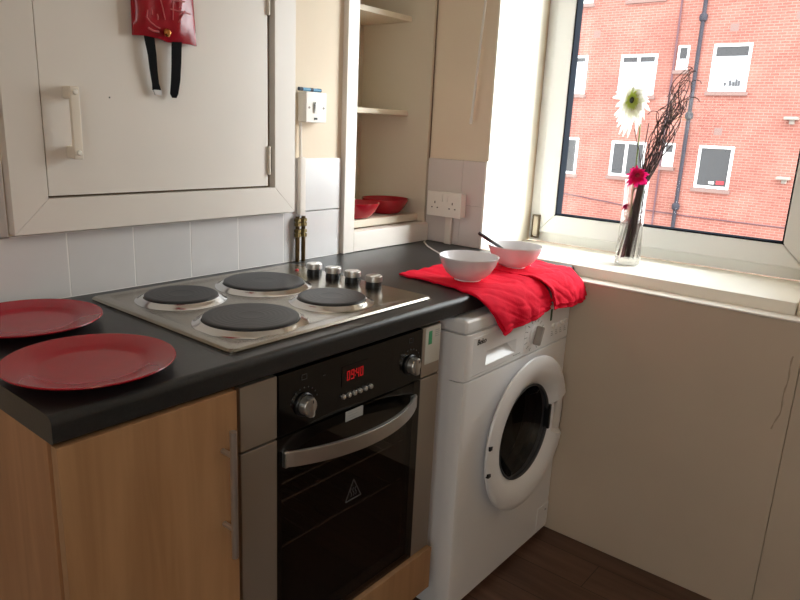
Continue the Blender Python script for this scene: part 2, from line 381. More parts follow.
ext_window(3.045, 3.27, .757, 1.23, small=True, blind=.3)
ext_window(5.14, 5.86, 2.175, 2.975, mul=.5, blind=.1)
ext_window(5.15, 5.86, .45, 1.245, mul=.5)
for y0, y1 in ((5.16, 5.86), (3.66, 4.4), (1.91, 2.58)): ext_window(y0, y1, 4.02, 4.85, mul=.5, blind=.1)
b = B(); yp = fy(2.852); cyl(b, (FX-.09, yp, fz(-2.5)), (FX-.09, yp, 7.9), .055, 12)
dp = obj('drainpipe', b, lead, bld)
for z in (3.6, 1.78, -.02): obj('bracket', lathe(B(), [(.055, -.12), (.10, -.09), (.115, 0), (.10, .06), (.055, .1)], (FX-.09, yp, fz(z)), n=12), lead, dp)
obj('service_pipe', cyl(B(), (FX-.06, fy(3.28), -5), (FX-.06, fy(3.31), 7.9), .028, 10), plum, bld)
obj('wall_cable', tube(B(), [(FX-.02, fy(y), fz(z)) for y, z in ((9, .25), (5.38, .0), (4.39, -.08), (3.49, -.17), (2.6, -.2), (.5, -.22), (-1, -.2))], .018, 6), plum, bld)
for y, z in ((1.03, 1.76), (.98, .69)):
    b = B(); box(b, FX-.32, FX, fy(y)-.15, fy(y)+.17, fz(z)-.03, fz(z)+.05, bev=.02); box(b, FX-.12, FX, fy(y)-.06, fy(y)+.06, fz(z)-.14, fz(z)-.02, bev=.02)
    obj('wall_lamp', b, mat('lamp_housing', (150, 140, 132), .6), bld)
for y, z in ((2.277, 3.40), (2.28, 1.50), (1.2, 3.55), (5.0, 3.4), (3.9, 1.75)):
    b = bx(FX-.006, FX+.01, fy(y)-.11, fy(y)+.11, fz(z)-.11, fz(z)+.09)
    obj('air_brick', b, stone, bld)
struct(obj('ground', bx(2.3, FX, -14, 20, -5.2, -5), asphalt))

# ================================================================== WORKTOP AND UNITS
b = B(); R = .014
prof = [(0, .858), (0, .9), ] 
pp = [(-.001, .858), (-.001, .9)] + [(-.6+R-R*math.sin(a), .9-R+R*math.cos(a)) for a in [i*PI/2/6 for i in range(7)]] + [(-.6, .862), (-.596, .858)]
prism(b, pp, 0, 0, L-.001)
tag(obj('worktop', b, black_lam), 'black laminate kitchen worktop running along the back wall', 'worktop')

cb = thing('base_cupboard', 'narrow beech base cupboard at the left end under the worktop', 'cupboard', (.155, -.3, 0))
b = B(); box(b, .001, .019, -.577, -.02, 0, .857, bev=.001); box(b, .022, .303, -.56, -.02, .1, .118); box(b, .022, .303, -.03, -.02, .118, .857); box(b, .29, .303, -.575, -.02, .1, .857); 
obj('carcass', b, beech_l, cb)
obj('plinth', bx(.022, .318, -.53, -.515, 0, .1), beech_l, cb)
dr = obj('door', bx(.003, .3035, -.602, -.583, .112, .853, bev=.0015), beech, cb)
b = B(); cyl(b, (.272, -.632, .558), (.272, -.632, .798), .006, 16)
for z in (.612, .752): cyl(b, (.272, -.632, z), (.272, -.601, z), .0045, 12)
obj('handle', b, steel_s, dr)

oc = thing('oven_housing', 'beech panel and frame under the built-in oven', 'cupboard', (.62, -.3, 0))
obj('panel', bx(.320, .918, -.600, -.581, .115, .236, bev=.0015), beech, oc)
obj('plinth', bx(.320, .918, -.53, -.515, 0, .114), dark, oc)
b = B(); box(b, .313, .319, -.575, -.02, .115, .857); box(b, .919, .929, -.575, -.02, .115, .857); box(b, .319, .919, -.575, -.02, .2, .215)
obj('carcass', b, beech_l, oc)

# ---- oven (front at y = -.585)
FYO = -.587
ov = thing('oven', 'black glass built-in electric oven with bowed silver handle', 'oven', (.62, -.3, .24))
b = B(); box(b, .33, .91, -.10, -.09, .24, .85); box(b, .33, .345, -.57, -.09, .24, .85); box(b, .895, .91, -.57, -.09, .24, .85); box(b, .33, .91, -.57, -.09, .835, .85); box(b, .33, .91, -.57, -.09, .24, .255)
box(b, .345, .895, -.56, -.09, .70, .72)
obj('cavity', b, mat('oven_enamel', (30, 27, 25), .5), ov)
for x0, x1 in ((.3205, .4045), (.8455, .917)):
    for z0, z1 in ((.724, .848), (.238, .720)): obj('side_trim', bx(x0, x1, FYO-.001, FYO+.02, z0, z1, bev=.002), steel_d, ov)
cpn = obj('control_panel', bx(.406, .844, FYO-.002, FYO+.02, .724, .848, bev=.002), black_gl, ov)
FP = FYO-.0026
obj('display_window', bx(.574, .652, FP-.0004, FP, .778, .822), mat('display_glass', (16, 6, 8), .1), cpn)
def seg7(bm, ch, x, z, w, h, t, y):
    on = {'0': 'abcdef', '4': 'bcfg', '9': 'abcdfg'}[ch]
    q = dict(a=(x, x+w, z+h-t, z+h), g=(x, x+w, z+h/2-t/2, z+h/2+t/2), d=(x, x+w, z, z+t), f=(x, x+t, z+h/2, z+h), e=(x, x+t, z, z+h/2), b=(x+w-t, x+w, z+h/2, z+h), c=(x+w-t, x+w, z, z+h/2))
    for s in on: x0, x1, z0, z1 = q[s]; box(bm, x0, x1, y-.0006, y, z0, z1)
b = B(); zz = .789
for ch, x in (('0', .588), ('9', .6005), ('4', .6155), ('0', .628)): seg7(b, ch, x, zz, .0095, .021, .0026, FP-.0005)
for dz in (.005, .014): box(b, .6118, .6142, FP-.0011, FP-.0005, zz+dz, zz+dz+.0025)
obj('digits', b, red_led, cpn)
for i in range(6):
    bt = B(); lathe(bt, [(0, -.006), (.0042, -.006), (.0055, -.004), (.0055, 0)], (.578+i*.0168, FP, .757), 'y', 14)
    obj('button', bt, steel_s, cpn)
def oven_knob(x, z):
    k = obj('knob', lathe(B(), [(0, -.005), (.022, -.005), (.024, -.003), (.024, 0)], (x, FP, z), 'y', 32), black_pl, cpn)
    t = B(); lathe(t, [(0, -.020), (.0155, -.020), (.0175, -.0175), (.0185, -.004)], (x, FP, z), 'y', 32)
    box(t, x-.007, x+.007, FP-.026, FP-.008, z-.020, z+.020, bev=.004)
    obj('grip', t, steel_s, k); obj('mark', bx(x-.0012, x+.0012, FP-.0265, FP-.0255, z+.010, z+.016), dark_print, k)
oven_knob(.470, .773); oven_knob(.799, .771)
b = B()
for x0 in (.470, .799):
    for k in range(9):
        a = PI*(.1+.8*k/8); box(b, x0+.036*math.cos(a)-.0015, x0+.036*math.cos(a)+.0015, FP-.0003, FP, .772+.036*math.sin(a)-.0015, .772+.036*math.sin(a)+.0015)
    ringz = .824; box(b, x0-.007, x0+.007, FP-.0003, FP, ringz, ringz+.0012); box(b, x0-.007, x0+.007, FP-.0003, FP, ringz+.010, ringz+.0112); box(b, x0-.007, x0-.0058, FP-.0003, FP, ringz, ringz+.011); box(b, x0+.0058, x0+.007, FP-.0003, FP, ringz, ringz+.011)
box(b, .520, .527, FP-.0003, FP, .818, .8195)
obj('printed_marks', b, mat('faint_print', (70, 70, 70), .5), cpn)
od = obj('door', bx(.406, .844, FYO-.002, FYO+.016, .238, .720, bev=.0015), oven_glass, ov)
b = B(); box(b, .407, .843, FYO+.0165, FYO+.018, .63, .719); box(b, .407, .43, FYO+.0165, FYO+.018, .239, .63); box(b, .82, .843, FYO+.0165, FYO+.018, .239, .63); box(b, .43, .82, FYO+.0165, FYO+.018, .239, .275)
obj('black_border', b, dark, od)
b = B(); N = 28; xa, xb = .416, .822
outer = []; inner = []
for i in range(N+1):
    s = i/N; x = xa+(xb-xa)*s; bow = .055*(1-(2*s-1)**2)**.9
    outer.append((x, FYO-.010-bow)); inner.append((x, FYO-.003-bow*.95))
prism(b, outer+inner[::-1], 2, .661, .693, bev=.0015)
for x0, x1 in ((.416, .429), (.809, .822)): box(b, x0, x1, FYO-.012, FYO-.001, .660, .690, bev=.001)
obj('handle', b, steel_s, od)
b = bx(.588, .641, FYO-.0032, FYO-.0018, .697, .719)
st = obj('sticker', b, mat('grey_sticker', (170, 170, 168), .5), od)
b = B()
for k in range(3): box(b, .593, .634-.008*k, FYO-.0036, FYO-.0032, .7135-.006*k, .7148-.006*k)
obj('printed_lines', b, grey_print, st)
b = B(); y = FYO-.003
tri = [Vector((.594, y, .505)), Vector((.643, y, .505)), Vector((.6185, y, .552))]
for i in range(3): tube(b, [tri[i], tri[(i+1) % 3]], .0012, 6)
for x in (.611, .6185, .626): tube(b, [(x+.0025*math.sin(k*1.3), y, .512+k*.004) for k in range(6)], .0010, 6)
obj('warning_symbol', b, mat('dim_print', (66, 64, 62), .5), od)
for z in (.592, .552, .447):
    b = B(); tube(b, [(.40, -.545, z), (.84, -.545, z)], .0028, 8); tube(b, [(.40, -.16, z), (.84, -.16, z)], .0025, 8)
    for k in range(12): tube(b, [(.42+.035*k, -.545, z), (.42+.035*k, -.16, z)], .0016, 6)
    obj('rack', b, chrome, ov)
b = B(); box(b, .862, .883, FYO-.0018, FYO-.0008, .796, .840)
gs = obj('energy_sticker', bx(.856, .915, FYO-.0014, FYO-.0006, .755, .846), mat('clear_label', (196, 194, 186), .45), ov)
b = B(); box(b, .868, .881, FYO-.0020, FYO-.0014, .803, .836); obj('green_print', b, green_m, gs)
b = B()
for k in range(4): box(b, .892, .909, FYO-.0019, FYO-.0014, .834-.005*k, .8355-.005*k)
obj('printed_lines', b, grey_print, gs)

# ---- hob
HX0, HX1, HY0, HY1 = .326, .918, -.557, -.053
hob = thing('hob', 'stainless steel electric hob with four black solid hotplates', 'hob', ((HX0+HX1)/2, (HY0+HY1)/2, .9))
def rrect(x0, x1, y0, y1, r_, n=5):
    o = []
    for cx, cy, a0 in ((x1-r_, y1-r_, 0), (x0+r_, y1-r_, PI/2), (x0+r_, y0+r_, PI), (x1-r_, y0+r_, 1.5*PI)):
        for i in range(n+1): a = a0+PI/2*i/n; o.append((cx+r_*math.cos(a), cy+r_*math.sin(a)))
    return o
t = B(); loops = []
for ins, z, rr in ((0, .9002, .016), (.0, .9035, .016), (.004, .9075, .014), (.026, .9075, .014), (.034, .9045, .016), (.05, .9045, .016)):
    loops.append([t.verts.new((x, y, z)) for x, y in rrect(HX0+ins, HX1-ins-(.062 if ins > .03 else (.04 if ins > .02 else 0)), HY0+ins, HY1-ins, rr)])
for a, c in zip(loops, loops[1:]):
    n = len(a)
    for i in range(n): t.faces.new((a[i], a[(i+1) % n], c[(i+1) % n], c[i]))
t.faces.new(loops[-1]); bmesh.ops.recalc_face_normals(t, faces=t.faces[:])
obj('tray', t, steel, hob)
for (x, y, ra) in ((.468, -.190, .079), (.690, -.205, .0975), (.472, -.430, .0965), (.708, -.423, .078)):
    hp = B()
    pr = [(ra, .908), (ra, .9165), (ra-.003, .9185), (ra-.010, .9185)]
    q = ra-.012
    while q > .034: pr += [(q, .91825), (q-.004, .91825), (q-.005, .9185), (q-.009, .9185)]; q -= .010
    pr += [(.026, .9184), (.024, .9180), (0, .9180)]
    lathe(hp, pr, (x, y, 0), n=56); h = obj('hotplate', hp, iron, hob)
    rg = B(); lathe(rg, [(ra+.020, .9048), (ra+.014, .9065), (ra+.007, .9115), (ra+.003, .9135), (ra+.0005, .9125), (ra+.0005, .906)], (x, y, 0), n=56)
    obj('trim_ring', rg, chrome, h)
for i, (x, y) in enumerate(((.868, -.197), (.872, -.264), (.878, -.328), (.880, -.399))):
    k = B(); lathe(k, [(.020, .9076), (.020, .914), (.0185, .919), (.018, .922), (0, .922)], (x, y, 0), n=28)
    kn = obj('knob', k, black_pl, hob)
    k = B(); lathe(k, [(.0185, .9222), (.0215, .923), (.0215, .9345), (.020, .937), (0, .937)], (x, y, 0), n=28)
    box(k, x-.019, x+.019, y-.005, y+.005, .931, .9385, bev=.002)
    obj('cap', k, steel_s, kn)
obj('indicator_light', lathe(B(), [(.005, .9076), (.005, .910), (.003, .9115), (0, .912)], (.862, -.135, 0), n=16), mat('red_lens', (210, 30, 40), .3), hob)

# ---- washing machine
WX0, WX1, WY = .964, 1.556, -.632
wm = thing('washing_machine', 'white front loading washing machine between oven and window panel', 'washing machine', ((WX0+WX1)/2, -.35, 0))
b = B(); box(b, WX0+.004, WX0+.014, -.592, -.07, .012, .8105); box(b, WX1-.014, WX1-.004, -.592, -.07, .012, .8105); box(b, WX0+.014, WX1-.014, -.08, -.07, .012, .8105)
box(b, WX0+.014, WX1-.014, -.592, -.08, .012, .022); box(b, WX0+.014, WX1-.014, -.592, -.08, .80, .8105)
for x in (WX0+.05, WX1-.05):
    for y in (-.55, -.12): cyl(b, (x, y, 0), (x, y, .02), .02, 12)
obj('cabinet', b, white_enamel, wm)
obj('lid', bx(WX0, WX1, WY+.001, -.07, .8125, .8505, bev=.009, seg=3), white_enamel, wm)
PCX, PCZ = 1.279, .460
t = B(); n = 96; hole_r = .172; x0, x1, z0, z1 = WX0, WX1, .02, .687
def rectpt(a):
    dx, dz = math.cos(a), math.sin(a); k = 1e9
    if dx > 1e-9: k = min(k, (x1-PCX)/dx)
    if dx < -1e-9: k = min(k, (x0-PCX)/dx)
    if dz > 1e-9: k = min(k, (z1-PCZ)/dz)
    if dz < -1e-9: k = min(k, (z0-PCZ)/dz)
    return PCX+dx*k, PCZ+dz*k
angs = sorted([2*PI*i/n for i in range(n)]+[math.atan2(z-PCZ, x-PCX) % (2*PI) for x in (x0, x1) for z in (z0, z1)])
shr = .006
rows = []
for kind in range(6):
    row = []
    for a in angs:
        px, pz = rectpt(a)
        if kind == 0: q = (PCX+.172*math.cos(a), WY+.012, PCZ+.172*math.sin(a))
        if kind == 1: q = (PCX+.172*math.cos(a), WY, PCZ+.172*math.sin(a))
        if kind in (2, 3):
            ins = .022 if kind == 2 else .008
            q = (min(max(px, x0+ins), x1-ins), WY if kind == 2 else WY+.004, min(max(pz, z0+(.003 if kind == 2 else 0)), z1-(.0015 if kind == 2 else 0)))
        if kind == 4: q = (px, WY+.018, pz)
        if kind == 5: q = (px, WY+.045, pz)
        row.append(t.verts.new(q))
    rows.append(row)
for a, c in zip(rows, rows[1:]):
    m_ = len(a)
    for i in range(m_): t.faces.new((a[i], a[(i+1) % m_], c[(i+1) % m_], c[i]))
bmesh.ops.recalc_face_normals(t, faces=t.faces[:])
obj('front_panel', t, white_enamel, wm, smooth=30)
CF = WY-.0005
def rect_loops(loops):
    t = B(); R_ = [[t.verts.new((x, y, z)) for x, z in ((x0, z0), (x1, z0), (x1, z1), (x0, z1))] for (x0, x1, z0, z1, y) in loops]
    for a, c in zip(R_, R_[1:]):
        for i in range(4): t.faces.new((a[i], a[(i+1) % 4], c[(i+1) % 4], c[i]))
    return t, R_
DRX0, DRX1, DRZ0, DRZ1 = .998, 1.262, .698, .801
t, R_ = rect_loops([(WX0, WX1, .690, .8115, WY+.045), (WX0, WX1, .690, .8115, WY+.018), (WX0+.008, WX1-.008, .690, .8115, WY+.004), (WX0+.022, WX1-.022, .6915, .8110, CF), (DRX0, DRX1, DRZ0, DRZ1, CF), (DRX0, DRX1, DRZ0, DRZ1, CF+.02)])
bmesh.ops.recalc_face_normals(t, faces=t.faces[:])
cp_ = obj('control_panel', t, white_enamel, wm, smooth=30)
t, R_ = rect_loops([(DRX0+.0008, DRX1-.0008, DRZ0+.0008, DRZ1-.0008, CF+.02), (DRX0+.0008, DRX1-.0008, DRZ0+.0008, DRZ1-.0008, CF+.0012), (DRX0+.002, DRX1-.002, DRZ0+.002, DRZ1-.002, CF), (1.062, 1.216, .714, .753, CF), (1.065, 1.213, .7165, .7505, CF+.004), (1.070, 1.208, .738, .7495, CF+.026)])
t.faces.new(R_[-1]); bmesh.ops.recalc_face_normals(t, faces=t.faces[:])
dw = obj('detergent_drawer', t, white_enamel, cp_, smooth=30)
b = text_bm('Beko', .0205, (1.013, CF-.0006, .7785), (1, 0, 0), (0, 0, 1), .15)
for ox, oz in ((.0008, 0), (.0016, 0), (.0008, .0007)):
    t = text_bm('Beko', .0205, (1.013+ox, CF-.0006-ox*.05, .7785+oz), (1, 0, 0), (0, 0, 1), .15); merge(b, t)
obj('lettering', b, dark_print, dw, smooth=None)
b = B()
for k in range(5): box(b, 1.205+.008*k, 1.210+.008*k, CF-.0008, CF-.0002, .7045, .7068)
obj('printed_marks', b, grey_print, dw)
dx_, dz_ = 1.318, .742
dl = obj('dial', lathe(B(), [(0, -.005), (.026, -.005), (.0285, -.003), (.029, 0)], (dx_, CF, dz_), 'y', 40), white_enamel, cp_)
t = bx(dx_-.007, dx_+.007, CF-.026, CF-.003, dz_-.028, dz_+.028, bev=.005, rot=(0, .38, 0))
obj('grip', t, mat('dial_grey', (150, 142, 134), .35), dl)
b = B()
for k in range(16):
    a = 2*PI*k/16
    if k in (12,): continue
    for q in range(3): 
        xx = dx_+(.044+.006*q)*math.cos(a); z_ = dz_+(.040+.003*q)*math.sin(a)
        if .697 < z_ < .803: box(b, xx-.002, xx+.002, CF-.0004, CF+.0002, z_-.0012, z_+.0012)
for k in range(4):
    for q in range(3): box(b, 1.425+.028*k, 1.440+.028*k-.003*q, CF-.0004, CF+.0002, .715+.006*q, .7168+.006*q)
obj('printed_marks', b, grey_print, cp_)
for k in range(4):
    b = B(); lathe(b, [(0, -.005), (.0065, -.005), (.008, -.003), (.008, 0)], (1.432+.028*k, CF, .745), 'y', 18); obj('button', b, white_pl, cp_)
obj('indicator_window', bx(1.410, 1.420, CF-.001, CF+.001, .765, .800), mat('indicator_green', (46, 84, 52), .4), cp_)
# porthole door: a wide white ring with the grip cut into its right side
def cut(ra, h, a):
    a = (a+PI) % (2*PI)-PI
    s = max(0, min(1, (.30-abs(a))/.03))
    s *= max(0, min(1, (ra-.158)/.014))
    return ra, h*(1-s)+max(h, -.024)*s
ring = [(.143, .0), (.1435, -.016), (.1455, -.021), (.158, -.030), (.172, -.0375), (.188, -.0415), (.206, -.0420), (.220, -.0395), (.2285, -.0345), (.2305, -.0300), (.226, -.0250), (.205, -.014), (.180, -.003), (.176, 0)]
pd = obj('porthole_door', lathe(B(), ring, (PCX, WY-.001, PCZ), 'y', 120, cut), white_enamel, wm, smooth=35)
obj('glass', lathe(B(), [(.144, -.018), (.140, -.014), (.130, .0), (.110, .032), (.075, .058), (.03, .070), (0, .072)], (PCX, WY-.001, PCZ), 'y', 72), port_glass, pd)
obj('glass_rim', lathe(B(), [(.1445, -.020), (.141, -.0235), (.137, -.020), (.138, -.012)], (PCX, WY-.001, PCZ), 'y', 72), grey_rub, pd)
b = B(); lathe(b, [(.171, .008), (.168, .03), (.150, .035), (.152, .06), (.165, .07)], (PCX, WY, PCZ), 'y', 64)
obj('door_seal', b, grey_rub, wm)
b = B(); lathe(b, [(.168, .07), (.205, .09), (.21, .36), (.19, .40), (0, .41)], (PCX, WY, PCZ), 'y', 64)
obj('drum', b, drum_m, wm)
obj('latch', bx(PCX+.134, PCX+.145, WY-.030, WY-.010, PCZ-.035, PCZ+.045, bev=.003), black_pl, pd)
for z, zz_ in ((.492, .002), (.412, .004)): obj('hinge_slot', bx(PCX-.2275+zz_, PCX-.213+zz_, WY-.0412, WY-.030, z-.0060, z+.0060, bev=.001), black_pl, pd)
fl = obj('filter_flap', bx(1.466, 1.542, WY-.0015, WY+.004, .032, .112, bev=.0015), white_enamel, wm)
obj('catch', bx(1.516, 1.524, WY-.0025, WY-.0012, .088, .093), grey_print, fl)

# ================================================================== CUPBOARDS ON THE BACK WALL
wc = thing('wall_cupboard', 'white painted built-in wall cupboard above the hob with closed flush door', 'cupboard', (.57, -.01, 1.05))
FX0, FX1, FZ0, FZ1, DX0, DX1, DZ0, DZ1 = .195, .947, 1.051, 2.1, .267, .874, 1.122, 2.03
b = B()
for pts in ([(FX0, FZ0), (FX1, FZ0), (DX1, DZ0), (DX0, DZ0)], [(FX0, FZ1), (DX0, DZ1), (DX1, DZ1), (FX1, FZ1)], [(FX0, FZ0), (DX0, DZ0), (DX0, DZ1), (FX0, FZ1)], [(FX1, FZ0), (FX1, FZ1), (DX1, DZ1), (DX1, DZ0)]):
    prism(b, pts, 1, -.031, -.0005, bev=.0012)
obj('frame', b, white_paint, wc)
obj('backing', bx(DX0-.005, DX1+.005, -.006, -.0008, DZ0-.005, DZ1+.005), mat('door_gap_shade', (120, 100, 78), .8), wc)  # dark sheet, its colour standing for the shade in the door gap
wd_ = obj('door', bx(DX0+.0045, .855, -.024, -.0065, DZ0+.005, DZ1-.003, bev=.001), white_paint, wc)
for z0, z1 in ((1.563, 1.640), (1.157, 1.233)):
    b = B(); cyl(b, (.856, -.027, z0), (.856, -.027, z1), .0045, 12); box(b, .852, .862, -.0255, -.022, z0, z1)
    obj('hinge', b, mat('painted_hinge', (206, 196, 180), .4), wd_)
b = B(); box(b, .314, .334, -.060, -.050, 1.204, 1.350, bev=.003)
for z in (1.205, 1.325): box(b, .314, .334, -.054, -.0235, z, z+.025, bev=.003)
hd = obj('handle', b, mat('cream_plastic', (226, 216, 200), .35), wd_)
for z in (1.217, 1.339): obj('screw_cap', lathe(B(), [(0, -.0045), (.004, -.004), (.006, -.001), (.006, 0)], (.324, -.060, z), 'y', 18), white_pl, hd)
obj('screw_hole', lathe(B(), [(0, -.0003), (.0018, -.0003), (.0018, .001)], (.416, -.0242, 1.333), 'y', 10), dark_print, wd_)

oc2 = thing('open_cupboard', 'open white shelved alcove cupboard in the corner beside the window', 'cupboard', (1.39, .1, .9))
b = B()
box(b, 1.162, 1.210, -.020, .012, .901, 2.36, bev=.002); box(b, 1.210, L-.0095, -.020, .026, .901, .966, bev=.003)
box(b, 1.210, 1.606, -.02, .012, 2.28, 2.36)
obj('frame', b, white_paint, oc2)
lin_m = mat('cupboard_lining', (206, 196, 178), .6)
b = B(); box(b, 1.216, 1.224, .013, .33, .967, 2.29); box(b, 1.601, 1.6115, -.002, .33, .967, 2.29); box(b, 1.224, 1.601, .322, .33, .967, 2.29); box(b, 1.224, 1.601, .013, .33, 2.28, 2.29)
obj('lining', b, lin_m, oc2)
obj('gap_shade_strip', bx(1.6118, 1.6158, -.004, .0, .967, 2.3), mat('brown_gap_shade', (112, 90, 72), .7), oc2)  # brown strip stands in for the dark shade of the corner gap
obj('base_board', bx(1.2245, 1.6005, .028, .3215, .968, .994, bev=.003), lin_m, oc2)
for z in (1.357, 1.674, 1.98): obj('shelf', bx(1.2245, 1.6005, .095, .3215, z-.018, z, bev=.002), mat('shelf_paint', (226, 216, 196), .5), oc2)

# ================================================================== SMALL THINGS ON THE WALLS
# fire blanket pouch
fb = thing('fire_blanket', 'red vinyl fire blanket pouch hanging on the cupboard door', 'fire blanket', (.541, -.04, 1.34))
t = B(); nu, nv = 14, 22
def pouch(s, v, side):
    xl = .4705+.004*v; xr = .629-.007*min(1, v*3)+.002*v
    zb = 1.4665 - (.006*s if s > .45 else 0.0) + .002*math.sin(s*9)
    x = xl+(xr-xl)*s; z = zb+(1.80-zb)*v
    e = (1-(2*s-1)**4)*(1-(2*v-1)**8)
    w = .0025*math.sin(s*11+v*7)+.002*math.sin(s*23-v*13)
    y = -.036 - side*(.004+.014*e) - (w*e if side > 0 else 0)
    return (x, y, z)
gf = [[t.verts.new(pouch(i/nu, j/nv, 1)) for i in range(nu+1)] for j in range(nv+1)]
gb_ = [[t.verts.new(pouch(i/nu, j/nv, -.6)) for i in range(nu+1)] for j in range(nv+1)]
for j in range(nv):
    for i in range(nu):
        t.faces.new((gf[j][i], gf[j][i+1], gf[j+1][i+1], gf[j+1][i])); t.faces.new((gb_[j][i], gb_[j+1][i], gb_[j+1][i+1], gb_[j][i+1]))
for i in range(nu):
    t.faces.new((gf[0][i], gb_[0][i], gb_[0][i+1], gf[0][i+1])); t.faces.new((gf[nv][i], gf[nv][i+1], gb_[nv][i+1], gb_[nv][i]))
for j in range(nv):
    t.faces.new((gf[j][0], gf[j+1][0], gb_[j+1][0], gb_[j][0])); t.faces.new((gf[j][nu], gb_[j][nu], gb_[j+1][nu], gf[j+1][nu]))
bmesh.ops.recalc_face_normals(t, faces=t.faces[:])
obj('pouch', t, red_vinyl, fb, smooth=60)
def ribbon(pts, w, th):
    t = B(); rows = []
    for i, (x, y, z, ww) in enumerate(pts): rows.append([t.verts.new((x+sx*ww/2, y+sy*th/2, z)) for sx, sy in ((-1, -1), (1, -1), (1, 1), (-1, 1))])
    for a, c in zip(rows, rows[1:]):
        for k in range(4): t.faces.new((a[k], a[(k+1) % 4], c[(k+1) % 4], c[k]))
    t.faces.new(rows[0]); t.faces.new(rows[-1][::-1]); bmesh.ops.recalc_face_normals(t, faces=t.faces[:]); return t
s1 = obj('strap', ribbon([(.506, -.037, 1.50, .024), (.509, -.038, 1.466, .024), (.513, -.040, 1.43, .020), (.516, -.038, 1.40, .018), (.520, -.037, 1.37, .016), (.523, -.036, 1.355, .021)], .02, .003), strap_m, fb)
obj('strap_end', ribbon([(.524, -.036, 1.356, .020), (.526, -.036, 1.345, .016)], .02, .005), mat('clear_tag', (190, 190, 190), .3), s1)
obj('strap', ribbon([(.577, -.038, 1.50, .025), (.576, -.040, 1.462, .025), (.573, -.041, 1.42, .024), (.570, -.040, 1.38, .023), (.566, -.038, 1.35, .020), (.566, -.038, 1.341, .010)], .02, .003), strap_m, fb)
obj('press_stud', lathe(B(), [(0, -.006), (.006, -.005), (.009, -.0015), (.009, .004)], (.545, -.0535, 1.480), 'y', 24), gold, fb)
b = B()   # pale strokes, part print and part glare painted on the vinyl
def stroke(p, q, ra=.0013): tube(b, [(p[0], -.0565, p[1]), ((p[0]+q[0])/2, -.0575, (p[1]+q[1])/2), (q[0], -.0555, q[1])], ra, 6)
for p, q in (((.553, 1.530), (.604, 1.527)), ((.559, 1.552), (.559, 1.508)), ((.577, 1.555), (.576, 1.536)), ((.590, 1.532), (.572, 1.505)), ((.560, 1.549), (.592, 1.551)), ((.527, 1.552), (.539, 1.506)),
             ((.497, 1.520), (.494, 1.505)), ((.506, 1.526), (.508, 1.512)), ((.520, 1.515), (.521, 1.503))): stroke(p, q)
tube(b, [(.494, -.054, 1.507), (.503, -.056, 1.496), (.515, -.057, 1.489), (.525, -.057, 1.486)], .0016, 6); tube(b, [(.498, -.054, 1.484), (.510, -.055, 1.479), (.523, -.055, 1.479)], .0022, 6)
obj('print_glare_strokes', b, print_glare, fb)
obj('hanging_hook', tube(B(), [(.541, -.024, 1.815), (.541, -.040, 1.812), (.541, -.043, 1.80), (.541, -.036, 1.79)], .003, 8), chrome, fb)

# cooker switch beside the cupboard
cs = thing('cooker_switch', 'white surface mounted cooker switch between the two wall cupboards', 'switch', (1.017, -.017, 1.3))
obj('box', bx(.983, 1.060, -.030, -.0005, 1.301, 1.383, bev=.003), white_pl, cs)
pl_ = obj('plate', bx(.982, 1.061, -.037, -.030, 1.300, 1.384, bev=.0025), white_pl, cs)
obj('rocker', bx(1.009, 1.025, -.0395, -.0365, 1.326, 1.357, bev=.002), white_pl, pl_)
b = B(); prism(b, [(1.0085, 1.350), (1.0145, 1.357), (1.016, 1.354), (1.012, 1.326)], 1, -.0402, -.0392); obj('rocker_edge', b, dark_print, pl_)
for x in (.993, 1.049): obj('screw', lathe(B(), [(0, -.001), (.0032, -.001), (.0032, 0)], (x, -.0372, 1.341), 'y', 12), mat('screw_grey', (120, 112, 104), .4, .8), pl_)
obj('neon', bx(1.012, 1.024, -.0385, -.0368, 1.308, 1.314), dark_print, pl_)
bs = thing('plastic_strip', 'small blue and navy strip lying on top of the white switch', 'strip', (1.010, -.02, 1.384))
b = B(); cyl(b, (.966, -.024, 1.3893), (1.046, -.026, 1.3893), .0048, 12); obj('strip', b, blue_m, bs)
for xa_, xb_ in ((.964, .977), (1.006, 1.016), (1.034, 1.047)): obj('dark_band', cyl(B(), (xa_, -.025, 1.3893), (xb_, -.0255, 1.3893), .0053, 12), navy_m, bs)
tk = thing('cable_trunking', 'white cable trunking running down the wall below the cooker switch', 'trunking', (.985, -.01, 1.03))
obj('cover', bx(.976, .998, -.022, -.0078, 1.036, 1.203, bev=.003), mat('trunking_plastic', (214, 206, 196), .45), tk)
obj('cable', tube(B(), [(.985, -.012, 1.2), (.985, -.010, 1.25), (.985, -.010, 1.3)], .005, 10), mat('cable_white', (220, 212, 200), .5), tk)
for i, (x, lb) in enumerate(((.968, 'brass isolating valve pipe behind the hob, nearer the closed cupboard'), (.991, 'brass isolating valve pipe behind the hob, nearer the open cupboard'))):
    gp = thing('water_pipe', lb, 'pipe', (x, -.02, .9), 'brass valve pipes behind the hob')
    obj('tube', cyl(B(), (x, -.020, .9003), (x, -.020, 1.034), .0062, 14), copper_p, gp)
    for z in (.985, 1.017):
        b = B(); lathe(b, [(.0066, z-.013), (.0105, z-.011), (.0105, z-.002), (.007, z-.001), (.007, z+.001), (.0105, z+.002), (.0105, z+.010), (.0066, z+.012)], (x, -.020, 0), n=6); obj('nut', b, brass, gp)
